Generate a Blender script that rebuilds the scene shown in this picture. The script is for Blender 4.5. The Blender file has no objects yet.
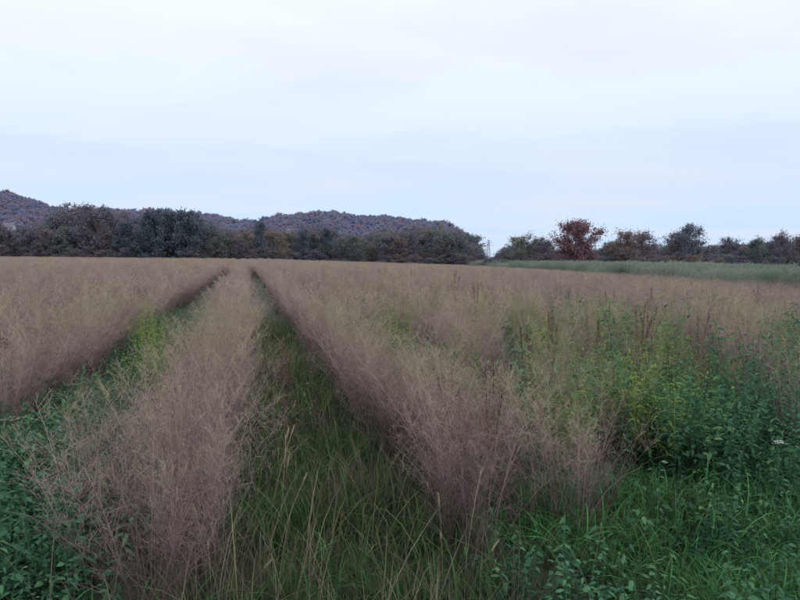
import bpy, math, numpy as np
from mathutils import Vector, Quaternion, Euler
R = np.random.default_rng(7)
scene = bpy.context.scene
scene.view_settings.view_transform = 'Standard'
scene.view_settings.look = 'None'
scene.view_settings.exposure = 0

CAMH = 1.95
YAW = math.atan(155/778)
def world_from_px(px, d):
    """ground position for a bearing given as an image column, at depth d along the view axis"""
    lat=(px-400)/778*d
    return d*math.sin(YAW)+lat*math.cos(YAW), d*math.cos(YAW)-lat*math.sin(YAW)
def terr(x, y):
    x = np.asarray(x, float); y = np.asarray(y, float)
    z = -0.022*np.clip(x-6, 0, 45)
    z = z + 0.03*np.sin(x*1.1+0.6)*np.sin(y*0.7) 
    return z
# ------------------------------------------------------------ mesh builder
class MB:
    def __init__(s): s.v=[]; s.f=[]; s.c=[]; s.n=0
    def add(s, v, f, c):
        s.v.append(v); s.f.append(f+s.n); s.c.append(c); s.n += len(v)
    def ribbons(s, P, W, tint, kind=0.0, rng=R, side=None, H=1.4):
        N,K,_ = P.shape
        d = P[:,-1]-P[:,0]
        if side is None:
            side = np.cross(d, rng.normal(size=(N,3)))
        side = side/(np.linalg.norm(side,axis=1,keepdims=True)+1e-9)
        off = side[:,None,:]*W[:,:,None]*0.5
        V = np.stack([P-off, P+off], axis=2).reshape(-1,3)
        b = (np.arange(N)*K*2)[:,None] + (np.arange(K-1)*2)[None,:]
        F = np.stack([b, b+1, b+3, b+2], axis=-1).reshape(-1,4)
        C = np.ones((len(V),4), np.float32)
        C[:,0] = np.repeat(np.broadcast_to(tint,(N,)), K*2)
        C[:,1] = np.clip(V[:,2]/H,0,1)
        C[:,2] = kind
        s.add(V, F, C)
    def tube(s, pts, rad, sides=6, kind=1.0, H=1.0):
        pts=np.array(pts,float); K=len(pts)
        d=pts[-1]-pts[0]; d/=np.linalg.norm(d)+1e-9
        a=np.cross(d,[0.3,0.9,0.2]); a/=np.linalg.norm(a); b=np.cross(d,a)
        ang=np.arange(sides)*2*math.pi/sides
        ring=np.cos(ang)[:,None]*a+np.sin(ang)[:,None]*b
        V=(pts[:,None,:]+ring[None]*np.array(rad)[:,None,None]).reshape(-1,3)
        F=[]
        for k in range(K-1):
            for i in range(sides):
                j=(i+1)%sides
                F.append([k*sides+i,k*sides+j,(k+1)*sides+j,(k+1)*sides+i])
        C=np.ones((len(V),4),np.float32); C[:,0]=.5; C[:,1]=np.clip(V[:,2]/H,0,1); C[:,2]=kind
        s.add(V,np.array(F),C)
    def obj(s, name, mat, link=None, fit=None):
        V=np.concatenate(s.v).astype(np.float32); F=np.concatenate(s.f).astype(np.int32); C=np.concatenate(s.c)
        if fit: V*=fit/np.percentile(V[:,2],99.7)
        me=bpy.data.meshes.new(name)
        me.vertices.add(len(V)); me.vertices.foreach_set('co',V.ravel())
        me.loops.add(len(F)*4); me.loops.foreach_set('vertex_index',F.ravel())
        me.polygons.add(len(F)); me.polygons.foreach_set('loop_start',np.arange(0,len(F)*4,4,dtype=np.int32))
        me.update(calc_edges=True)
        a=me.color_attributes.new('col','FLOAT_COLOR','POINT'); a.data.foreach_set('color',C.astype(np.float32).ravel())
        me.materials.append(mat)
        ob=bpy.data.objects.new(name,me)
        if link: link.objects.link(ob)
        return ob

# ------------------------------------------------------------ materials
def nt(mat):
    mat.use_nodes=True; t=mat.node_tree; t.nodes.clear(); return t
def mixc(t, fac, a, b, mode='MIX'):
    n=t.nodes.new('ShaderNodeMix'); n.data_type='RGBA'; n.blend_type=mode; n.clamp_factor=True
    for sock,val in ((n.inputs[0],fac),(n.inputs[6],a),(n.inputs[7],b)):
        if isinstance(val,(int,float)): sock.default_value=val
        elif isinstance(val,tuple): sock.default_value=(*val,1)
        else: t.links.new(val,sock)
    return n.outputs[2]
def mth(t,op,a,b=0.0,c=None):
    n=t.nodes.new('ShaderNodeMath'); n.operation=op
    for i,val in enumerate((a,b) if c is None else (a,b,c)):
        if isinstance(val,(int,float)): n.inputs[i].default_value=val
        else: t.links.new(val,n.inputs[i])
    return n.outputs[0]
def maprange(t,v,a,b):
    h=t.nodes.new('ShaderNodeMapRange'); t.links.new(v,h.inputs[0]); h.inputs[1].default_value=a; h.inputs[2].default_value=b; return h.outputs[0]
def vscale(t,c,s):
    vm=t.nodes.new('ShaderNodeVectorMath'); vm.operation='SCALE'; t.links.new(c,vm.inputs[0])
    if isinstance(s,(int,float)): vm.inputs['Scale'].default_value=s
    else: t.links.new(s,vm.inputs['Scale'])
    return vm.outputs[0]
def ramp(t,fac,cols,const=False):
    n=t.nodes.new('ShaderNodeValToRGB'); e=n.color_ramp.elements
    while len(e)<len(cols): e.new(0.5)
    for i,c in enumerate(cols):
        p,cc = c if isinstance(c[1],tuple) else (i/(len(cols)-1),c)
        e[i].position=p; e[i].color=(*cc,1)
    t.links.new(fac,n.inputs[0]); return n.outputs[0]
def noise(t,vec,scale,detail=3,rough=.55):
    n=t.nodes.new('ShaderNodeTexNoise'); n.inputs['Scale'].default_value=scale
    n.inputs['Detail'].default_value=detail; n.inputs['Roughness'].default_value=rough
    if vec is not None: t.links.new(vec,n.inputs['Vector'])
    return n.outputs['Fac']
def veg_mat(name, cols, low=None, mid=None, transl=0.3, patch=None, patch_scale=0.3, bark=(0.05,0.04,0.035), var=0.5, lowpos=0.5, bright=1.0, wi=.6):
    m=bpy.data.materials.new(name); t=nt(m); L=t.links
    oi=t.nodes.new('ShaderNodeObjectInfo'); at=t.nodes.new('ShaderNodeAttribute'); at.attribute_name='col'
    sep=t.nodes.new('ShaderNodeSeparateColor'); L.new(at.outputs['Color'],sep.inputs[0])
    geo=t.nodes.new('ShaderNodeNewGeometry')
    f=mth(t,'ADD',mth(t,'MULTIPLY',oi.outputs['Random'],wi),mth(t,'MULTIPLY',sep.outputs[0],1-wi))
    c=ramp(t,f,cols)
    if patch:
        n=maprange(t,noise(t,geo.outputs['Position'],patch_scale,2),.42,.62)
        c=mixc(t,mth(t,'MULTIPLY',n,0.75),c,patch)
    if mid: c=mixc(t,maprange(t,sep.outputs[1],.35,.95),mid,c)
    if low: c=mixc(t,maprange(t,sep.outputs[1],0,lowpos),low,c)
    c=mixc(t,sep.outputs[2],c,bark)
    b=mth(t,'MULTIPLY_ADD',sep.outputs[0],var,1-var/2)
    c=vscale(t,c,mth(t,'MULTIPLY',b,bright))
    d=t.nodes.new('ShaderNodeBsdfDiffuse'); L.new(c,d.inputs[0]); out=t.nodes.new('ShaderNodeOutputMaterial')
    if transl>0:
        tr=t.nodes.new('ShaderNodeBsdfTranslucent'); L.new(c,tr.inputs[0])
        mx=t.nodes.new('ShaderNodeMixShader'); mx.inputs[0].default_value=transl
        L.new(d.outputs[0],mx.inputs[1]); L.new(tr.outputs[0],mx.inputs[2]); L.new(mx.outputs[0],out.inputs[0])
    else: L.new(d.outputs[0],out.inputs[0])
    return m
def plain_mat(name,col,col2=None,scale=3,rough=.8):
    m=bpy.data.materials.new(name); t=nt(m)
    p=t.nodes.new('ShaderNodeBsdfPrincipled'); p.inputs['Roughness'].default_value=rough
    tc=t.nodes.new('ShaderNodeTexCoord')
    c=ramp(t,noise(t,tc.outputs['Object'],scale,4),[(0.3,col),(0.7,col2 or tuple(v*.75 for v in col))])
    t.links.new(c,p.inputs['Base Color']); o=t.nodes.new('ShaderNodeOutputMaterial'); t.links.new(p.outputs[0],o.inputs[0])
    return m

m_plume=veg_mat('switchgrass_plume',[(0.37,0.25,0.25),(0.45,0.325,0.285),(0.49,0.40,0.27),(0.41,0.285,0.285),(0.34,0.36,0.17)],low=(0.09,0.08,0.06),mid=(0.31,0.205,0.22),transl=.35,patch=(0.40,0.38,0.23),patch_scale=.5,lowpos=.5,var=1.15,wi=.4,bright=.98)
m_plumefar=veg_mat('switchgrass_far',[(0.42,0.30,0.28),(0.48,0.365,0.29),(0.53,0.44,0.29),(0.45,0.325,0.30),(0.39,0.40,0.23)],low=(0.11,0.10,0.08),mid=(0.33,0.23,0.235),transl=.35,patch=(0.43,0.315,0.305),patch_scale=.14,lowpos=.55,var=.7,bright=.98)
m_olive=veg_mat('goldenrod_leaf',[(0.20,0.31,0.08),(0.37,0.45,0.13),(0.14,0.25,0.07),(0.30,0.39,0.12)],low=(0.07,0.11,0.05),transl=.35)
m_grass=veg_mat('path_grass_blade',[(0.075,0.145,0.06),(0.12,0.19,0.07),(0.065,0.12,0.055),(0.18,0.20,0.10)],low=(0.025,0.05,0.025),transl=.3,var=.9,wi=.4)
m_dry=veg_mat('dry_grass_blade',[(0.20,0.165,0.12),(0.29,0.245,0.17),(0.155,0.13,0.10)],low=(0.06,0.06,0.04),transl=.3,var=.8)
m_bright=veg_mat('fresh_grass_blade',[(0.08,0.26,0.09),(0.135,0.34,0.11),(0.07,0.22,0.09)],low=(0.03,0.10,0.045),transl=.35,var=.8)
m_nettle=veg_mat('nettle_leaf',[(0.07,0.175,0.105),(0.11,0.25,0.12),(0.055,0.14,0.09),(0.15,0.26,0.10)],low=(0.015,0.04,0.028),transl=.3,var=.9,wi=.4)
m_seed=veg_mat('foxtail',[(0.42,0.36,0.24),(0.5,0.42,0.29)],low=(0.16,0.17,0.08),transl=.3,lowpos=.7)
m_dock=veg_mat('dock',[(0.11,0.065,0.06),(0.15,0.09,0.075),(0.09,0.055,0.055)],transl=.1)
m_reed=veg_mat('reed',[(0.26,0.31,0.25),(0.31,0.33,0.27),(0.22,0.28,0.22),(0.36,0.34,0.30)],low=(0.12,0.17,0.12),transl=.25,patch=(0.20,0.27,0.20),patch_scale=.06)
m_white=plain_mat('white_petals',(0.8,0.8,0.78),(0.7,0.72,0.66),20)
m_tree=veg_mat('hazed_autumn_foliage',[(0.15,0.19,0.27),(0.24,0.20,0.22),(0.16,0.20,0.25),(0.19,0.24,0.20),(0.33,0.22,0.18),(0.16,0.19,0.27),(0.28,0.20,0.20),(0.21,0.22,0.24)],transl=.4,bark=(0.20,0.19,0.25),var=.7,wi=.8)  # autumn leaf colours with bluish distance haze mixed into leaf and bark tones
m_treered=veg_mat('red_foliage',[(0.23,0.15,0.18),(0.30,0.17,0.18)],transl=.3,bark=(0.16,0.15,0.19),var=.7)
m_dark=veg_mat('hazed_dark_green_foliage',[(0.11,0.145,0.20),(0.14,0.17,0.20),(0.12,0.155,0.18)],transl=.3,bark=(0.12,0.12,0.17),var=.7)  # dark green trees, shifted to blue so the colour carries the haze
m_hill=veg_mat('hazed_hill_foliage',[(0.28,0.34,0.52),(0.38,0.33,0.46),(0.28,0.34,0.50),(0.32,0.37,0.46),(0.47,0.33,0.38),(0.29,0.34,0.52)],transl=.5,bark=(0.30,0.32,0.46),var=.25,wi=.8)  # aerial haze painted in: pale blue-violet base colours, flattened by translucency

# ------------------------------------------------------------ plant prototypes
def curve(base, az, lean, h, K, power=1.7, droop=0.0):
    t=np.linspace(0,1,K)[None,:]
    x=base[:,0:1]+np.cos(az)[:,None]*lean[:,None]*t**power
    y=base[:,1:2]+np.sin(az)[:,None]*lean[:,None]*t**power
    z=h[:,None]*(t-droop*t**3)
    return np.stack([x,y,z],-1)
def lerp_path(P, idx, t):
    K=P.shape[1]; u=t*(K-1); i=np.clip(u.astype(int),0,K-2); f=(u-i)[:,None]
    return P[idx,i]*(1-f)+P[idx,i+1]*f
def plume_row(rng, T=4, seg=1.2, S=20, B=30, sub=3, wstem=.0042, wbr=.0019, spike=.0030, spread=.50, H=1.35, r0=.15, hv=.16):
    """a stretch of row: T tufts of stems with open, hazy seed panicles"""
    mb=MB(); S=S*T; pl=np.repeat(np.arange(T),S//T)
    cy=(np.arange(T)+.5)/T*seg-seg/2+rng.normal(0,.06,T); cx=rng.normal(0,.1,T); th=rng.uniform(1-hv,1+hv*.6,T); pt=rng.uniform(0,1,T)
    az=rng.uniform(0,2*math.pi,S); rr=r0*np.sqrt(rng.uniform(0,1,S))
    base=np.stack([np.cos(az)*rr+cx[pl],np.sin(az)*rr+cy[pl],np.zeros(S)],-1)
    h=H*rng.uniform(.62,1.10,S)*th[pl]; lean=spread*rng.uniform(.05,1.3,S)
    P=curve(base,az+rng.normal(0,.4,S),lean,h,7,1.8,.06)
    tint=np.clip(.45*pt[pl]+.55*rng.uniform(0,1,S),0,1)
    mb.ribbons(P,np.linspace(wstem,wstem*.35,7)[None,:]*np.ones((S,1)),np.clip(tint+.15,0,1),rng=rng,H=H)
    N=S*B; idx=np.repeat(np.arange(S),B); t=rng.uniform(.2,1,N)**.75
    p0=lerp_path(P,idx,t)
    a=rng.uniform(0,2*math.pi,N); L=rng.uniform(.10,.32,N)*(1.15-.65*t); el=rng.uniform(.35,1.3,N)
    d=np.stack([np.cos(a)*np.cos(el),np.sin(a)*np.cos(el),np.sin(el)],-1)
    p1=p0+d*L[:,None]*.55; p2=p1+d*L[:,None]*.45; p2[:,2]-=L*rng.uniform(0,.22,N)
    Q=np.stack([p0,p1,p2],1); tb=np.clip(tint[idx]+rng.normal(0,.15,N),0,1)
    mb.ribbons(Q,np.array([wbr,wbr*.8,wbr*.5])[None]*np.ones((N,1)),tb,rng=rng,H=H)
    M=N*sub; jd=np.repeat(np.arange(N),sub); u=rng.uniform(.25,1,M)
    q0=lerp_path(Q,jd,u); dd=d[jd]+rng.normal(0,.5,(M,3)); dd/=np.linalg.norm(dd,axis=1,keepdims=True)
    l=rng.uniform(.02,.075,M)[:,None]; q1=q0+dd*l
    mb.ribbons(np.stack([q0,q1],1),np.array([wbr*.4,spike*.75])[None]*rng.uniform(.6,1.2,(M,1)),np.clip(tb[jd]+rng.normal(.05,.2,M),0,1),rng=rng,H=H)
    S2=S*2; i2=rng.integers(0,S,S2); az=rng.uniform(0,2*math.pi,S2)
    P=curve(base[i2],az,rng.uniform(.15,.5,S2),rng.uniform(.4,.9,S2),6,1.8,.25)
    mb.ribbons(P,np.array([.006,.007,.006,.004,.003,.001])[None]*np.ones((S2,1))*(wstem/.0042),rng.uniform(0,.7,S2),rng=rng,H=H)
    return mb
def far_patch(rng, N=400, size=1.0, H=1.35):
    mb=MB(); 
    x=rng.uniform(-size,size,N); y=rng.uniform(-1.2,1.2,N)
    h=H*rng.uniform(.7,1.06,N)*(1-.30*(np.abs(x)/size)**2)
    z0=h*rng.uniform(.15,.7,N)
    P0=np.stack([x,y,z0],-1); d=rng.normal(0,.16,(N,3)); d[:,2]=0
    P1=P0+d*.5; P1[:,2]=(z0+h)/2; P2=P0+d; P2[:,2]=h
    mb.ribbons(np.stack([P0,P1,P2],1),np.array([.012,.03,.004])[None]*rng.uniform(.5,1.4,(N,1)),rng.uniform(0,1,N),rng=rng,H=H)
    return mb
def grass_clump(rng,N=60,h=(.25,.6),lean=(.08,.45),w=.008,r=.22,droop=.35,K=6):
    mb=MB(); az=rng.uniform(0,2*math.pi,N); base=rng.uniform(-r,r,(N,3)); base[:,2]=0
    P=curve(base,az,rng.uniform(*lean,N),rng.uniform(*h,N)*rng.uniform(.6,1,N),K,1.9,droop)
    W=np.array([.8,1,.95,.75,.45,.05])[None]*w*rng.uniform(.5,1.4,(N,1))
    side=np.stack([-np.sin(az),np.cos(az),rng.normal(0,.3,N)],-1)
    mb.ribbons(P,W,rng.uniform(0,1,N),rng=rng,side=side,H=h[1]); return mb
def leafy(rng,S=7,h=(.35,.75),leaf=.075,per=16,narrow=.5,r=.2,el=(-.3,.5),tstart=.15,lean=.2):
    mb=MB(); az=rng.uniform(0,2*math.pi,S); base=rng.uniform(-r,r,(S,3)); base[:,2]=0
    P=curve(base,az,rng.uniform(.02,lean,S),rng.uniform(*h,S),6,1.4,.05); ti=rng.uniform(0,1,S)
    mb.ribbons(P,np.linspace(.007,.003,6)[None]*np.ones((S,1)),ti*.4,rng=rng,H=h[1])
    N=S*per; idx=np.repeat(np.arange(S),per); t=np.clip(np.tile(np.linspace(tstart,1,per),S)+rng.normal(0,.02,N),0,1)
    p0=lerp_path(P,idx,t); a=np.tile(np.arange(per)*2.4,S)+rng.normal(0,.5,N)
    e=rng.uniform(*el,N); d=np.stack([np.cos(a)*np.cos(e),np.sin(a)*np.cos(e),np.sin(e)],-1)
    L=leaf*rng.uniform(.45,1.3,N)*(1.15-.6*t); p0=p0+d*(L*.2)[:,None]
    s=np.linspace(0,1,5)[None,:,None]; Q=p0[:,None,:]+d[:,None,:]*L[:,None,None]*s; Q[:,:,2]-=(L*rng.uniform(.1,.7,N))[:,None]*s[:,:,0]**2
    side=np.stack([-np.sin(a),np.cos(a),rng.normal(0,.5,N)],-1)
    W=np.array([.1,.9,1,.6,.03])[None]*(L*narrow*rng.uniform(.7,1.1,N))[:,None]
    mb.ribbons(Q,W,np.clip(ti[idx]*.5+rng.uniform(0,.6,N),0,1),rng=rng,side=side,H=h[1]); return mb
def foxtail(rng,S=4):
    mb=MB(); az=rng.uniform(0,2*math.pi,S); base=rng.normal(0,.12,(S,3)); base[:,2]=0
    P=curve(base,az,rng.uniform(.05,.25,S),rng.uniform(.6,1.0,S),7,2,.05)
    mb.ribbons(P,np.full((S,7),.003),rng.uniform(0,1,S),rng=rng,H=1)
    for i in range(S):
        p=P[i,-1]; d=P[i,-1]-P[i,-2]; d/=np.linalg.norm(d); L=rng.uniform(.05,.10)
        q=[p+d*L*k/4 for k in range(5)]
        mb.tube(q,[.002,.005,.0055,.004,.001],5,kind=0,H=1)
        n=60; u=rng.uniform(0,1,n); b=p+d*(L*u)[:,None]; o=rng.normal(0,1,(n,3)); o/=np.linalg.norm(o,axis=1,keepdims=True)
        mb.ribbons(np.stack([b,b+o*.012+d*.008],1),np.array([.0015,.0005])[None]*np.ones((n,1)),rng.uniform(.4,1,n),rng=rng,H=1)
    return mb
def dock(rng,S=3,H=1.35):
    mb=MB(); az=rng.uniform(0,2*math.pi,S); base=rng.normal(0,.08,(S,3)); base[:,2]=0
    P=curve(base,az,rng.uniform(.02,.2,S),rng.uniform(.8,1,S)*H,7,1.6,.02)
    mb.ribbons(P,np.full((S,7),.007),rng.uniform(0,1,S),rng=rng,H=H)
    for i in range(S):
        n=360; k=rng.integers(0,9,n); t=rng.uniform(.5,1,n)
        b=lerp_path(P,np.full(n,i),t); br=(.01+.05*(rng.uniform(0,1,n)**2)*(1.15-t)*2)
        a=k*0.7; off=np.stack([np.cos(a),np.sin(a),rng.uniform(.6,2.2,n)],-1)*br[:,None]
        o=rng.normal(0,1,(n,3)); b=b+off
        o*=.007; mb.ribbons(np.stack([b,b+o*.5,b+o],1),np.array([0,.008,0])[None]*np.ones((n,1)),rng.uniform(0,1,n),rng=rng,H=H)
    return mb
def reed_clump(rng,S=36,H=2.2,r=.7):
    mb=MB(); az=rng.uniform(0,2*math.pi,S); base=rng.uniform(-r,r,(S,3)); base[:,2]=0
    P=curve(base,az,rng.uniform(.05,.35,S),rng.uniform(.7,1.05,S)*H,5,1.8,.03)
    mb.ribbons(P,np.full((S,5),.012),rng.uniform(0,1,S),rng=rng,H=H)
    per=7; N=S*per; idx=np.repeat(np.arange(S),per); t=rng.uniform(.2,.92,N); p0=lerp_path(P,idx,t)
    a=rng.uniform(0,2*math.pi,N); L=rng.uniform(.25,.5,N)
    d=np.stack([np.cos(a)*.6,np.sin(a)*.6,np.full(N,.7)],-1); p1=p0+d*L[:,None]*.5; p2=p0+d*L[:,None]; p2[:,2]-=L*.3
    mb.ribbons(np.stack([p0,p1,p2],1),np.array([.015,.024,.002])[None]*np.ones((N,1)),rng.uniform(0,1,N),rng=rng,H=H)
    n=S*6; ii=np.repeat(np.arange(S),6); b=P[ii,-1]+rng.normal(0,.035,(n,3)); e=b+np.stack([rng.normal(0,.05,n),rng.normal(0,.05,n),rng.uniform(.05,.2,n)],-1)
    mb.ribbons(np.stack([b,(b+e)/2,e],1),np.array([.005,.03,.002])[None]*np.ones((n,1)),rng.uniform(.5,1,n),rng=rng,H=H)
    return mb
def tree(rng,H=10,leafn=3200,width=.42,leaf=.34,bare=.0,trunk0=.18,lopa=.25,fill=.4,csz=1.0):
    mb=MB(); K=8
    tp=np.cumsum(np.vstack([[0,0,0],np.column_stack([rng.normal(0,.015*H,K-1),rng.normal(0,.015*H,K-1),np.full(K-1,H*.86/(K-1))])]),0)
    mb.tube(tp,np.linspace(.025*H,.004*H,K),7,H=H)
    segs=[]
    nl=30
    lop=rng.uniform(1-lopa,1+lopa,6)
    for i in range(nl):
        t=trunk0+(1-trunk0)*(i+.5)/nl*.98; u=t*(K-1); k=min(int(u),K-2); p=tp[k]*(1-(u-k))+tp[k+1]*(u-k)
        s=(t-trunk0)/(1-trunk0); a=i*2.4+rng.normal(0,.3)
        L=H*width*max(.12,math.sin(math.pi*(.2+.72*s)))**.7*rng.uniform(.6,1.1)*lop[int((a%(2*math.pi))/(2*math.pi)*6)%6]; el=rng.uniform(.0,.45)+.75*s*s
        d=np.array([math.cos(a)*math.cos(el),math.sin(a)*math.cos(el),math.sin(el)])
        q=[p,p+d*L*.5+rng.normal(0,.03*L,3),p+d*L+np.array([0,0,.06*L])]
        mb.tube(q,[.009*H*(1.1-s),.005*H*(1.1-s),.0015*H],4,H=H); segs.append(q)
        for j in range(5):
            f=rng.uniform(.35,1); b=q[0]*(1-f)+q[2]*f; dd=d+rng.normal(0,.6,3)+np.array([0,0,.25]); dd/=np.linalg.norm(dd); l=L*rng.uniform(.25,.5)
            e=b+dd*l; mb.tube([b,(b+e)/2,e],[.003*H,.002*H,.0006*H],3,H=H); segs.append([b,(b+e)/2,e])
    A=np.array([s[0] for s in segs]); Bv=np.array([s[2] for s in segs])
    nc=len(segs)*2; ci=rng.integers(0,len(segs),nc); f=rng.uniform(fill,1.1,nc)[:,None]
    cc=A[ci]*(1-f)+Bv[ci]*f; cs=H*rng.uniform(.02,.06,nc)*csz
    keep=rng.uniform(0,1,nc)>bare; cc=cc[keep]; cs=cs[keep]; ct=rng.uniform(0,1,len(cc))
    j=rng.integers(0,len(cc),leafn); c=cc[j]+rng.normal(0,1,(leafn,3))*cs[j][:,None]*np.array([1,1,.75]); tint=np.clip(ct[j]+rng.normal(0,.15,leafn),0,1)
    o=rng.normal(0,1,(leafn,3)); o/=np.linalg.norm(o,axis=1,keepdims=True); l=leaf*rng.uniform(.5,1.2,leafn)
    mb.ribbons(np.stack([c-o*l[:,None]*.5,c+o*l[:,None]*.5],1),np.stack([l*.55,l*.35],1),tint,rng=rng,H=H)
    return mb

def proto(name,fn,mat,n):
    col=bpy.data.collections.new(name+'_variants')
    for i in range(n):
        fn(np.random.default_rng(100+i*13+len(name))).obj('%s_variant_%02d'%(name,i),mat,col)
    return col

def instancer(name, pts, col, rz=None, scl=None, idx=None, tilt=0.0, rng=R):
    pts=np.array(pts,float); n=len(pts)
    if n==0: return
    me=bpy.data.meshes.new(name); me.vertices.add(n); me.vertices.foreach_set('co',pts.astype(np.float32).ravel())
    rot=np.zeros((n,3),np.float32); rot[:,2]=rng.uniform(0,2*math.pi,n) if rz is None else rz
    rot[:,0]=rng.normal(0,tilt,n) if tilt else 0; 
    if scl is None: scl=rng.uniform(.85,1.15,n)
    scl=np.asarray(scl,np.float32)
    if scl.ndim==1: scl=np.repeat(scl[:,None],3,1)
    if idx is None: idx=rng.integers(0,len(col.objects),n)
    a=me.attributes.new('rot','FLOAT_VECTOR','POINT'); a.data.foreach_set('vector',rot.ravel())
    a=me.attributes.new('scl','FLOAT_VECTOR','POINT'); a.data.foreach_set('vector',scl.astype(np.float32).ravel())
    a=me.attributes.new('idx','INT','POINT'); a.data.foreach_set('value',np.asarray(idx,np.int32))
    ob=bpy.data.objects.new(name,me); scene.collection.objects.link(ob)
    g=bpy.data.node_groups.new(name+'_scatter','GeometryNodeTree')
    g.interface.new_socket('Geometry',in_out='INPUT',socket_type='NodeSocketGeometry')
    g.interface.new_socket('Geometry',in_out='OUTPUT',socket_type='NodeSocketGeometry')
    N=g.nodes; L=g.links
    gi=N.new('NodeGroupInput'); go=N.new('NodeGroupOutput'); ip=N.new('GeometryNodeInstanceOnPoints'); ci=N.new('GeometryNodeCollectionInfo')
    ci.inputs['Collection'].default_value=col; ci.inputs['Separate Children'].default_value=True; ci.inputs['Reset Children'].default_value=True
    def na(nm,ty):
        x=N.new('GeometryNodeInputNamedAttribute'); x.data_type=ty; x.inputs[0].default_value=nm
        return [o for o in x.outputs if o.enabled and o.name=='Attribute'][0]
    e=N.new('FunctionNodeEulerToRotation')
    L.new(na('rot','FLOAT_VECTOR'),e.inputs[0]); L.new(e.outputs[0],ip.inputs['Rotation'])
    L.new(na('scl','FLOAT_VECTOR'),ip.inputs['Scale']); L.new(na('idx','INT'),ip.inputs['Instance Index'])
    ip.inputs['Pick Instance'].default_value=True
    L.new(gi.outputs[0],ip.inputs['Points']); L.new(ci.outputs[0],ip.inputs['Instance']); L.new(ip.outputs[0],go.inputs[0])
    md=ob.modifiers.new('scatter','NODES'); md.node_group=g
    return ob

# ------------------------------------------------------------ field layout
ROWX=np.array([-2.45-1.9*k for k in range(90)][::-1]+[-.36,1.43]+[3.3+1.85*k for k in range(80)])
def in_view(x,y,m=6):
    d=np.hypot(x,y); b=np.arctan2(x,y)-YAW
    return (np.abs(b)<math.radians(33)) | (d<m)
def bound(x,y):
    """True while inside the grass field (its far right corner is cut by the reed bed)"""
    ax,ay=world_from_px(468,185); bx,by=world_from_px(860,42)
    s=(bx-ax)*(y-ay)-(by-ay)*(x-ax)
    return (s<0)&(y<188)
def vnoise(x,y,sc,seed=0):
    r=np.random.default_rng(seed); G=r.uniform(0,1,(64,64)); u=np.asarray(x)/sc+200; v=np.asarray(y)/sc+200
    i=np.floor(u).astype(int); j=np.floor(v).astype(int); f=u-i; g=v-j; f=f*f*(3-2*f); g=g*g*(3-2*g)
    A=lambda a,b:G[a%64,b%64]
    return (A(i,j)*(1-f)+A(i+1,j)*f)*(1-g)+(A(i,j+1)*(1-f)+A(i+1,j+1)*f)*g
def row_start(x):
    if x<-3.5: return 8.8
    if x<-1.5: return 7.9
    if x<0.5: return 3.75
    if x<2.5: return 4.4
    if x<4.5: return 6.0
    return 6.0+0.2*(x-4.5)
near=[];sparse=[];mid=[];far=[];gold=[];tallnet=[];bigweed=[];dk=[]
for rx in ROWX:
    ys=row_start(rx)
    for y in np.arange(ys+.6,16,1.14):
        x=rx+R.normal(0,.07)
        if not in_view(x,y): continue
        weed=float(vnoise(x,y,2.3,3)); q=R.uniform()
        if x>2.6: p=np.clip((weed-.15)*3,.2,.95)*np.clip((24-y)/9,.3,1)
        elif x<-1.5: p=np.clip((weed-.75)*4,0,.5)
        elif x>1: p=np.clip((weed-.55)*3,0,.4)
        else: p=np.clip((weed-.8)*3,0,.25)
        if q<p:
            if R.uniform()<.8: sparse.append((x,y))
            for _ in range(4): gold.append((x+R.normal(0,.35),y+R.normal(0,.35)))
            if R.uniform()<.7: tallnet.append((x+R.normal(0,.4),y+R.normal(0,.4)))
            if R.uniform()<.45: bigweed.append((x+R.normal(0,.3),y+R.normal(0,.3)))
            if R.uniform()<.4: dk.append((x+R.normal(0,.3),y+R.normal(0,.3)))
        else: near.append((x,y))
    y=np.arange(16.4,72,1.9); y=y+R.normal(0,.1,len(y)); x=rx+R.normal(0,.08,len(y)); ok=in_view(x,y)&bound(x,y)
    mid+=list(zip(x[ok],y[ok]))
    for a,b in zip(x[ok],y[ok]):
        w=float(vnoise(a,b,4,21))
        if b<55 and a>2 and w>.50 and R.uniform()<.7:
            for _ in range(2): gold.append((a+R.normal(0,.5),b+R.normal(0,.5)))
            if w>.60 and R.uniform()<.5: bigweed.append((a+R.normal(0,.4),b+R.normal(0,.5)))
            if R.uniform()<.15: dk.append((a+R.normal(0,.4),b))
        elif b<32 and a<-1.5 and vnoise(a,b,3,22)>.75 and R.uniform()<.4: gold.append((a+R.normal(0,.3),b))
    y=np.arange(72,188,1.7); x=np.full(len(y),rx)+R.normal(0,.1,len(y)); ok=in_view(x,y)&bound(x,y)
    far+=list(zip(x[ok],y[ok]))
# the near ends of the two main rows are broad
sparse+=[(1.95,4.9),(2.1,5.6),(1.95,6.3),(2.25,5.2),(2.0,7.2),(1.9,8.4),(-.78,4.7),(-.85,5.5),(-.75,6.6)]
def up(a):
    a=np.array(a); return np.column_stack([a,terr(a[:,0],a[:,1])])
def hs(a,amp=.1,lo=.93,sd=.05):
    a=np.array(a); return (lo+amp*(vnoise(a[:,0],a[:,1],2.6,9)-.5)*2+R.normal(0,sd,len(a)))*np.where(a[:,0]>8,.94,1)
def flip(a): return R.normal(0,.05,len(a))+math.pi*R.integers(0,2,len(a))
c_plume=proto('switchgrass_row',lambda r:plume_row(r),m_plume,8)
c_sparse=proto('switchgrass_sparse_row',lambda r:plume_row(r,T=2,seg=.9,S=15,hv=.25),m_plume,5)
c_plmid=proto('switchgrass_mid_row',lambda r:plume_row(r,T=6,seg=2.0,S=11,B=15,sub=2,wstem=.007,wbr=.006,spike=.010,spread=.5,r0=.2),m_plumefar,6)
c_plfar=proto('switchgrass_far_patch',lambda r:far_patch(r),m_plumefar,5)
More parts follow.
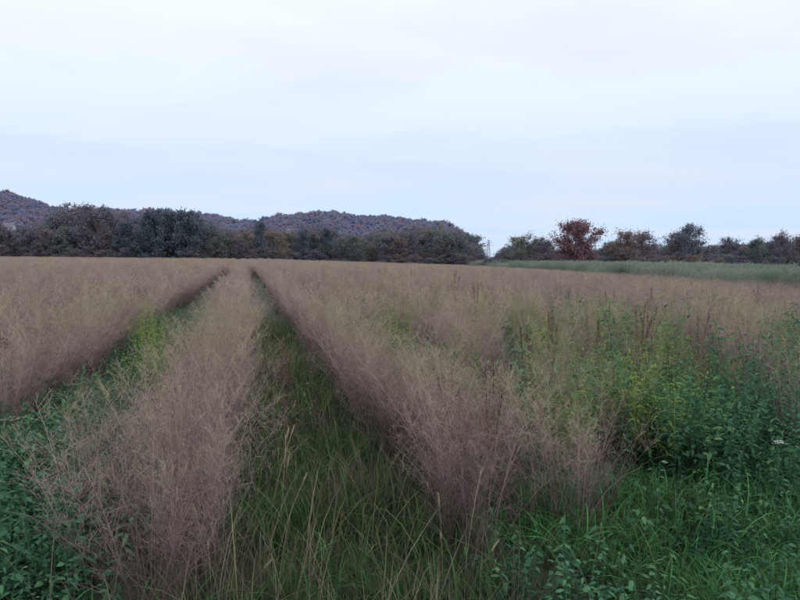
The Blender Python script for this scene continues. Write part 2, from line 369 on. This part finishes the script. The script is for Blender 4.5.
instancer('switchgrass_rows',up(near),c_plume,rz=flip(near),scl=hs(near,.10,.98))
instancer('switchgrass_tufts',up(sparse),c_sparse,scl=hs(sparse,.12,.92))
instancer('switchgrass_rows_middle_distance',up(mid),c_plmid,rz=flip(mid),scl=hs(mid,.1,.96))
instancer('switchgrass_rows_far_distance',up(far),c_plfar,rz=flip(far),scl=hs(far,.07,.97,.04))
c_gold=proto('goldenrod',lambda r:leafy(r,S=8,h=(.75,1.35),leaf=.11,per=34,narrow=.15,r=.2,el=(.1,1.0),tstart=.25,lean=.35),m_olive,5)
for px,d in ((150,13),(158,12),(148,14),(165,11.2),(162,9.5),(470,9),(560,8.2),(575,7.6),(560,6.6),(560,11),(480,14),(650,11),(330,16),(600,14),(700,16),(540,13),(400,12),(430,15),(215,9),(620,7),(650,7.4),(690,7)):
    for _ in range(3):
        x,y=world_from_px(px,d); gold.append((x+R.normal(0,.15),y+R.normal(0,.3)))
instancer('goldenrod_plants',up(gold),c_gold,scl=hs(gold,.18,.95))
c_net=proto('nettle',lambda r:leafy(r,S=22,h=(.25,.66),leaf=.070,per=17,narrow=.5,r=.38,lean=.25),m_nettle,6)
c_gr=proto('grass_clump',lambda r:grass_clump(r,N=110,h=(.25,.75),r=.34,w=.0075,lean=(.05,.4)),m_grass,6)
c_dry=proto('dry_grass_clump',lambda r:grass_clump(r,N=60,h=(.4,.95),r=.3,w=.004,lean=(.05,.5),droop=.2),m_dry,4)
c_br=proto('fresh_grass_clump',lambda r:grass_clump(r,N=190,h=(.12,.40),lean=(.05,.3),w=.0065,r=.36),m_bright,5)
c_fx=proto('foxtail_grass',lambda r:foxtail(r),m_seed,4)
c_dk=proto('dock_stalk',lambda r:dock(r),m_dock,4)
net=[];gr=[];br=[];fx=[];dry=[]
g=.36
for yy in np.arange(1.6,22,g):
    for xx in np.arange(-14,18,g):
        x=xx+R.uniform(-.18,.18); y=yy+R.uniform(-.18,.18)
        if not in_view(x,y,4.5): continue
        if y>13 and R.uniform()<.5: continue
        rxx=ROWX[np.argmin(np.abs(ROWX-x))]; dr=abs(x-rxx); q=R.uniform()
        inrow = dr<.28 and y>row_start(rxx)+.1
        wn=float(vnoise(x,y,1.1,5)); close=x*math.sin(YAW)+y*math.cos(YAW)<3.3
        if inrow:
            if q<.18: dry.append((x,y))
            elif q<.35: gr.append((x,y))
            continue
        if close and x>-1.2:
            (br if x>1.2 else gr).append((x,y)); continue
        if x>1.7 and y<6.6:
            if q<.70: br.append((x,y))
            elif q<.80 and wn>.45: net.append((x,y))
            else: gr.append((x,y))
            if wn>.62 and q<.3: net.append((x,y))
        elif x<-.8:
            if q<(.88 if y<10 else .55): net.append((x,y))
            else: gr.append((x,y))
            if q<.08: dry.append((x,y))
        elif x<1.5:
            if q<.66: gr.append((x,y))
            elif q<.72: br.append((x,y))
            elif q<.78: net.append((x,y))
            else: dry.append((x,y))
            if q<.07 and 3.2<y<11: fx.append((x,y))
            if q>.5 and wn>.4: dry.append((x,y))
        else:
            if q<.45: net.append((x,y))
            elif q<.72: gr.append((x,y))
            elif q<.78: dry.append((x,y))
            elif wn>.4: tallnet.append((x,y))
def sz(a,lo,hi): return R.uniform(lo,hi,len(a))
print('W',len(near),len(sparse),len(mid),len(far),len(gold),'|',len(net),len(gr),len(br),len(fx),len(dry),len(tallnet),len(bigweed),len(dk))
instancer('nettle_patch',up(net),c_net,scl=sz(net,.7,1.2),tilt=.1)
instancer('path_grass',up(gr),c_gr,scl=sz(gr,.65,1.15),tilt=.1)
instancer('dry_grass',up(dry),c_dry,scl=sz(dry,.7,1.15),tilt=.12)
instancer('fresh_green_grass',up(br),c_br,scl=sz(br,.8,1.35),tilt=.1)
instancer('foxtail_grass',up(fx),c_fx,scl=sz(fx,.7,1.05),tilt=.12)
c_tn=proto('tall_leafy_weed',lambda r:leafy(r,S=10,h=(.5,1.0),leaf=.082,per=24,narrow=.42,r=.25,lean=.3),m_nettle,4)
for px,d in ((720,6.6),(740,7),(760,6.5),(780,7),(640,7.2),(700,7.6),(795,7.5),(670,7.4),(610,7.2),(730,8.5),(690,6.8),(775,8.4)):
    for _ in range(3):
        a,b=world_from_px(px,d); tallnet.append((a+R.normal(0,.25),b+R.normal(0,.25)))
for px,d in ((615,12),(625,11.5),(620,16),(660,14),(605,12.4),(760,12),(790,11),(720,9),(780,8.6)):
    for _ in range(2):
        a,b=world_from_px(px,d); bigweed.append((a+R.normal(0,.25),b+R.normal(0,.25)))
instancer('leafy_weeds',up(tallnet),c_tn,scl=sz(tallnet,.75,1.2),tilt=.08)
instancer('tall_green_shrubs',up(bigweed),c_tn,scl=sz(bigweed,1.2,1.55),tilt=.05)
for px,d in ((488,5.2),(478,5.6),(508,6.2),(702,11),(600,10),(722,15),(305,5.6),(540,9),(650,16),(590,13)):
    dk.append(world_from_px(px,d))
instancer('dock_stalks',up(dk),c_dk,scl=sz(dk,.85,1.12),tilt=.05)
rd=[]
ax,ay=world_from_px(468,185); bx,by=world_from_px(860,42)
L=math.hypot(bx-ax,by-ay); nx,ny=(-(by-ay)/L,(bx-ax)/L)
if (nx*(0-ax)+ny*(0-ay))>0: nx,ny=-nx,-ny
for i in range(4200):
    t=R.uniform(0,1.35) ; o=R.uniform(0,24)
    xx=ax+(bx-ax)*t+nx*o; yy=ay+(by-ay)*t+ny*o
    if in_view(xx,yy): rd.append((xx,yy))
c_rd=proto('reed_clump',lambda r:reed_clump(r),m_reed,4)
instancer('reed_bed',up(rd),c_rd,scl=sz(rd,.75,1.05)*np.where(vnoise(np.array(rd)[:,0],np.array(rd)[:,1],7,4)>.5,1.07,.85))

def umbel(x,y,hh=.7):
    e=bpy.data.objects.new('white_umbel_flower',None); scene.collection.objects.link(e); z=float(terr(x,y)); e.location=(x,y,z)
    mb=MB(); mb.tube([(0,0,0),(.02,.01,hh/2),(.03,.02,hh)],[.005,.004,.003],6,kind=0,H=1)
    top=np.array([.03,.02,hh]); heads=[]
    for i in range(20):
        a=i*2.4; r=.042*math.sqrt((i+.5)/20)*R.uniform(.7,1.15); h=np.array([math.cos(a)*r,math.sin(a)*r,.05-.3*r+R.normal(0,.004)])+top; heads.append(h)
        mb.tube([top,h],[.0012,.001],3,kind=0,H=1)
    o=mb.obj('stalk',m_nettle,scene.collection); o.parent=e
    mb=MB(); c=np.repeat(np.array(heads),7,0); c=c+R.normal(0,.0055,c.shape)*np.array([1,1,.4]); n=len(c); d=R.normal(0,1,(n,3))*np.array([1,1,.3]); d/=np.linalg.norm(d,axis=1,keepdims=True)
    mb.ribbons(np.stack([c-d*.003,c,c+d*.003],1),np.array([.001,.006,.001])[None]*np.ones((n,1)),R.uniform(0,1,n),side=np.cross(d,[0,0,1.]),H=1)
    o=mb.obj('petals',m_white,scene.collection); o.parent=e
umbel(*world_from_px(783,5.4),.62)

# ------------------------------------------------------------ ground
def ground():
    s=np.sinh(np.linspace(-7.2,7.2,181)); s=s/s.max()*3000
    X,Y=np.meshgrid(s,s+0); V=np.stack([X.ravel(),Y.ravel(),terr(X.ravel(),Y.ravel())],-1)
    n=181; i,j=np.meshgrid(np.arange(n-1),np.arange(n-1)); b=(j*n+i).ravel(); F=np.stack([b,b+1,b+n+1,b+n],-1)
    mb=MB(); mb.add(V,F,np.ones((len(V),4)))
    m=bpy.data.materials.new('field_soil'); t=nt(m); g=t.nodes.new('ShaderNodeNewGeometry')
    c=ramp(t,noise(t,g.outputs['Position'],1.3,6,.7),[(.3,(.025,.032,.016)),(.5,(.045,.055,.025)),(.7,(.06,.05,.03))])
    c2=ramp(t,noise(t,g.outputs['Position'],.02,5,.6),[(.35,(.07,.10,.05)),(.65,(.13,.13,.08))])
    sx=t.nodes.new('ShaderNodeVectorMath'); sx.operation='LENGTH'; t.links.new(g.outputs['Position'],sx.inputs[0])
    c=mixc(t,maprange(t,sx.outputs['Value'],60,180),c,c2)
    p=t.nodes.new('ShaderNodeBsdfPrincipled'); p.inputs['Roughness'].default_value=.95; t.links.new(c,p.inputs['Base Color'])
    bu=t.nodes.new('ShaderNodeBump'); bu.inputs['Strength'].default_value=.6; bu.inputs['Distance'].default_value=.05
    t.links.new(noise(t,g.outputs['Position'],9,6,.7),bu.inputs['Height']); t.links.new(bu.outputs[0],p.inputs['Normal'])
    o=t.nodes.new('ShaderNodeOutputMaterial'); t.links.new(p.outputs[0],o.inputs[0])
    mb.obj('ground',m,scene.collection)
ground()

# ------------------------------------------------------------ trees
c_tree=bpy.data.collections.new('broadleaf_variants')
for i in range(8):
    tree(np.random.default_rng(40+i),H=10,width=[.34,.42,.3,.46,.38,.33,.4,.28][i],bare=[0,.2,.45,.1,.6,.3,0,.1][i],leafn=[3600,3000,2000,3800,1500,2600,4200,3000][i],leaf=.36,trunk0=.1).obj('broadleaf_variant_%02d'%i,m_tree,c_tree,fit=10)
c_con=bpy.data.collections.new('dark_tree_variants')
for i in range(3):
    tree(np.random.default_rng(80+i),H=10,width=.36,leafn=5200,leaf=.36,trunk0=.04,fill=.25,lopa=.15).obj('dark_tree_variant_%02d'%i,m_dark,c_con,fit=10)
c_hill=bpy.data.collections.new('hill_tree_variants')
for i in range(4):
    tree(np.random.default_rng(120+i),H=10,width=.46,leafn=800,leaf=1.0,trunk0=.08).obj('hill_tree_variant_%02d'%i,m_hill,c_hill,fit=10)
prof=np.array([(-260,232),(-100,228),(0,228),(30,233),(58,219),(70,210),(100,211),(112,222),(128,215),(140,223),(205,221),(220,230),(250,231),(262,226),(280,232),(300,228),(325,225),(342,232),(365,233),(385,229),(400,225),(430,223),(455,226),(472,234),(482,248),
   (492,262),(503,245),(512,237),(545,237),(553,243),(603,243),(612,236),(650,236),(664,239),(674,234),(703,234),(716,237),(735,236),(765,236),(785,233),(800,233),(900,232),(1100,232)],float)
tp=[];ts=[]
for i in range(1250):
    px=R.uniform(-220,1020); d=R.uniform(192,245) if px<486 else R.uniform(172,215)
    top=np.interp(px,prof[:,0],prof[:,1])
    if top>256: continue
    h=(257+CAMH*778/d-top)*d/778*(R.uniform(.8,1.08) if i%5<3 else R.uniform(.55,.8))
    x,y=world_from_px(px,d); tp.append((x,y,float(terr(x,y))-.3)); ts.append(h/10)
ts=np.array(ts); S3=np.column_stack([ts*R.uniform(.85,1.25,len(ts))]*2+[ts])
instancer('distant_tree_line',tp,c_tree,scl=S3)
hp=[];hsx=[]
for i in range(560):
    px=R.uniform(-220,1020); d=R.uniform(189,200) if px<486 else R.uniform(160,175)
    if 484<px<500 and R.uniform()<.6: continue
    x,y=world_from_px(px,d); hp.append((x,y,float(terr(x,y))-.8)); hsx.append(R.uniform(.22,.5))
hsx=np.array(hsx); instancer('hedgerow',hp,c_tree,scl=np.column_stack([hsx*1.5,hsx*1.5,hsx]))
cp=[];cs=[]
for px,top in ((146,214),(155,211),(165,212),(174,214),(184,212),(193,215),(199,220),(20,232),(306,229),(327,226),(262,222),(130,223)):
    d=R.uniform(190,198)
    x,y=world_from_px(px+R.normal(0,1),d); cp.append((x,y,float(terr(x,y))-.2)); cs.append((257+CAMH*778/d-top)*d/778/10)
cs=np.array(cs); w=np.where(np.arange(len(cs))==10,.5,.85); instancer('dark_green_tree_group',cp,c_con,scl=np.column_stack([cs*w,cs*w,cs]))
x,y=world_from_px(577,162); t=tree(np.random.default_rng(15),H=10,width=.47,leafn=15000,leaf=.32,trunk0=.05,lopa=.06,fill=.15,csz=1.5).obj('red_autumn_tree',m_treered,scene.collection,fit=10.9); t.location=(x,y,float(terr(x,y)))
for px,top,d,s,wd in ((690,222,166,3,.40),(624,228,166,6,.36),(638,229,170,16,.40),(521,233,166,9,.46),(541,236,170,19,.40),(678,230,172,23,.34),(728,235,170,24,.44),(752,235,168,27,.46),(779,229,168,28,.42),(800,231,170,31,.42)):
    h=(257+CAMH*778/d-top)*d/778+1.1
    x,y=world_from_px(px,d); t=tree(np.random.default_rng(s),H=10,width=wd,leafn=6500,leaf=.32,bare=.15,trunk0=.06,lopa=.15,fill=.2,csz=1.25).obj('broadleaf_tree',m_tree,scene.collection,fit=h); t.location=(x,y,float(terr(x,y)))

# ------------------------------------------------------------ hills
crest=np.array([(-500,225),(-260,205),(-100,193),(-20,194),(15,197),(50,210),(75,214),(120,212),(180,214),(230,220),(258,223),(275,218),(300,214),(330,213),(345,215),(380,217),(420,220),(445,224),(462,232),(478,246),(495,260),(520,266),(1300,266)],float)
def hill_h(px,d):
    c=np.interp(px,crest[:,0],crest[:,1])+.8*np.sin(px*.11)+.5*np.sin(px*.37+1); hb=(257-c)*950/778-7.5; hb=np.maximum(hb,-3)
    u=np.clip((d-560)/(950-560),0,1); v=np.clip((1500-d)/(1500-950),0,1); s=np.where(d<950,u*u*(3-2*u),v*v*(3-2*v))
    return (hb+3)*s*(1+.10*np.sin(px*.05+d*.012)*(1-s))-3
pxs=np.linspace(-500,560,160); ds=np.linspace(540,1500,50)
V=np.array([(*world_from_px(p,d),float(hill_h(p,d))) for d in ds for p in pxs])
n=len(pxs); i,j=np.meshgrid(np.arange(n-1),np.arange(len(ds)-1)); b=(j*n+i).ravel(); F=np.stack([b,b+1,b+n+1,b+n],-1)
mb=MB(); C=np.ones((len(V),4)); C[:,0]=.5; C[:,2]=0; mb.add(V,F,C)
mb.obj('forested_hill',veg_mat('hazed_hill_ground',[(0.24,0.27,0.40),(0.27,0.29,0.40)],transl=0),scene.collection)  # slope colour is bluish to stand in for aerial haze
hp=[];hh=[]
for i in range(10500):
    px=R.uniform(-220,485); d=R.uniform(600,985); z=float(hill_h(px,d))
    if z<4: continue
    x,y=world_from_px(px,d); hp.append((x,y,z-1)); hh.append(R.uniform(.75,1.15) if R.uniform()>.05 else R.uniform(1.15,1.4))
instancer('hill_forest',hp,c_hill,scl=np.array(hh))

# ------------------------------------------------------------ buildings & masts
m_wall=plain_mat('render_wall',(0.50,0.50,0.60),None,.5); m_roof=plain_mat('tile_roof',(0.22,0.19,0.25),None,2); m_win=plain_mat('window_glass',(0.08,0.09,0.12),None,1,.2); m_door=plain_mat('door_wood',(0.12,0.10,0.10)); m_steel=plain_mat('galvanised_steel',(0.36,0.38,0.46),None,2,.5)
def box(name,c,s,mat,par):
    mb=MB(); x,y,z=[v/2 for v in s]; V=np.array([(a*x,b*y,e*z) for a in(-1,1) for b in(-1,1) for e in(-1,1)])+np.array(c)
    F=np.array([(0,1,3,2),(4,6,7,5),(0,4,5,1),(2,3,7,6),(0,2,6,4),(1,5,7,3)]); mb.add(V,F,np.ones((8,4))); o=mb.obj(name,mat,scene.collection); o.parent=par
def house(px,d,z,W=10,D=8,H=4.6,rot=.2):
    e=bpy.data.objects.new('village_house',None); scene.collection.objects.link(e); x,y=world_from_px(px,d); e.location=(x,y,z); e.rotation_euler=(0,0,rot)
    box('walls',(0,0,H/2-3),(W,D,H+6),m_wall,e)
    mb=MB(); o=.6; r=D*.42
    V=np.array([(-W/2-o,-D/2-o,H-.2),(W/2+o,-D/2-o,H-.2),(W/2+o,0,H+r),(-W/2-o,0,H+r),(-W/2-o,D/2+o,H-.2),(W/2+o,D/2+o,H-.2)]); V2=V+np.array([0,0,.25])
    mb.add(np.vstack([V,V2]),np.array([(0,1,2,3),(3,2,5,4),(6,7,8,9),(9,8,11,10),(0,1,7,6),(4,5,11,10),(0,3,9,6),(3,4,10,9),(1,2,8,7),(2,5,11,8)]),np.ones((12,4)))
    q=mb.obj('roof',m_roof,scene.collection); q.parent=e
    mb=MB()
    for sx in (-1,1):
        X=sx*(W/2-.02); mb.add(np.array([(X,-D/2,H),(X,0,H),(X,D/4,H+r*.5-.1),(X,0,H+r-.1),(X,D/2,H),(X,-D/4,H+r*.5-.1)]),np.array([(0,1,3,5),(1,4,2,3)]),np.ones((6,4)))
    q=mb.obj('gables',m_wall,scene.collection); q.parent=e
    for fl in (1.3,3.5):
        for k in range(4):
            xx=-W/2+W*(k+.5)/4
            if fl<2 and k==2: box('door',(xx,-D/2-.03,1.1),(1.1,.1,2.1),m_door,e)
            else: box('window_%d_%d'%(int(fl),k),(xx,-D/2-.03,fl),(1.1,.1,1.2),m_win,e)
    box('chimney',(W*.2,.9,H+r),(.7,.7,1.8),m_roof,e)
house(8,590,17,rot=-.1); house(292,640,16)
def lattice(name,px,d,z,H,w):
    e=bpy.data.objects.new(name,None); scene.collection.objects.link(e); x,y=world_from_px(px,d); e.location=(x,y,z)
    mb=MB(); r=.10*w/1.2
    cor=lambda t:[np.array([sx*w*(1-.8*t),sy*w*(1-.8*t),H*t]) for sx,sy in((-1,-1),(1,-1),(1,1),(-1,1))]
    for k in range(8):
        a=cor(k/8);b=cor((k+1)/8)
        for i in range(4): mb.tube([a[i],b[i]],[r,r],4); mb.tube([a[i],b[(i+1)%4]],[r*.6]*2,4); mb.tube([b[i],b[(i+1)%4]],[r*.6]*2,4)
    o=mb.obj('lattice_shaft',m_steel,scene.collection); o.parent=e
    mb=MB()
    for hz,l in ((.74,4.5),(.86,3.6),(.97,2.4)):
        mb.tube([(-l*w/1.5,0,H*hz),(0,0,H*(hz+.02)),(l*w/1.5,0,H*hz)],[r*.7,r*1.3,r*.7],4)
    o=mb.obj('crossarms',m_steel,scene.collection); o.parent=e
lattice('electricity_pylon',488,620,0,16,1.5)

# ------------------------------------------------------------ sky & light
w=bpy.data.worlds.new('sky'); scene.world=w; w.use_nodes=True; t=w.node_tree; t.nodes.clear()
sun_el=math.radians(38); sun_rot=math.radians(150)
sk=t.nodes.new('ShaderNodeTexSky'); sk.sky_type='NISHITA'; sk.sun_disc=False; sk.sun_elevation=sun_el; sk.sun_rotation=sun_rot
tc=t.nodes.new('ShaderNodeTexCoord'); sp=t.nodes.new('ShaderNodeSeparateXYZ'); t.links.new(tc.outputs['Generated'],sp.inputs[0])
z=sp.outputs[2]
den=mth(t,'ADD',mth(t,'MAXIMUM',z,0.0),0.035)
cb=t.nodes.new('ShaderNodeCombineXYZ'); t.links.new(mth(t,'DIVIDE',sp.outputs[0],den),cb.inputs[0]); t.links.new(mth(t,'DIVIDE',sp.outputs[1],den),cb.inputs[1])
n1=noise(t,cb.outputs[0],.36,7,.55)
zz=mth(t,'ADD',z,mth(t,'MULTIPLY',mth(t,'SUBTRACT',n1,.5),.22))
grad=ramp(t,zz,[(0.0,(.58,.75,.99)),(0.05,(.61,.77,.99)),(0.10,(.66,.76,.95)),(0.15,(.75,.84,.99)),(0.2,(.82,.90,1.0)),(0.32,(.91,.97,1.0)),(.6,(.86,.90,.98))])
c=mixc(t,mth(t,'MULTIPLY',maprange(t,n1,.47,.60),.55),grad,(.71,.76,.92))
c=vscale(t,c,10.9)
c=mixc(t,0.93,sk.outputs[0],c)
bg=t.nodes.new('ShaderNodeBackground'); bg.inputs[1].default_value=0.1; t.links.new(c,bg.inputs[0])
o=t.nodes.new('ShaderNodeOutputWorld'); t.links.new(bg.outputs[0],o.inputs[0])
ld=bpy.data.lights.new('sun','SUN'); ld.energy=.9; ld.angle=math.radians(25); ld.color=(1,.98,.96)
lo=bpy.data.objects.new('sun',ld); scene.collection.objects.link(lo)
dv=Vector((math.sin(sun_rot)*math.cos(sun_el),math.cos(sun_rot)*math.cos(sun_el),math.sin(sun_el)))
lo.rotation_euler=dv.to_track_quat('Z','Y').to_euler()

# ------------------------------------------------------------ camera
cd=bpy.data.cameras.new('camera'); cd.sensor_width=36; cd.lens=35; cd.clip_end=6000; cd.clip_start=.05
co=bpy.data.objects.new('camera',cd); scene.collection.objects.link(co); co.location=(0,0,CAMH)
pitch=math.atan(43/778)
co.rotation_mode='QUATERNION'
q=Euler((math.pi/2-pitch,0,-YAW),'XYZ').to_quaternion()
q=q@Quaternion((0,0,1),math.radians(0.5))
co.rotation_quaternion=q
scene.camera=co
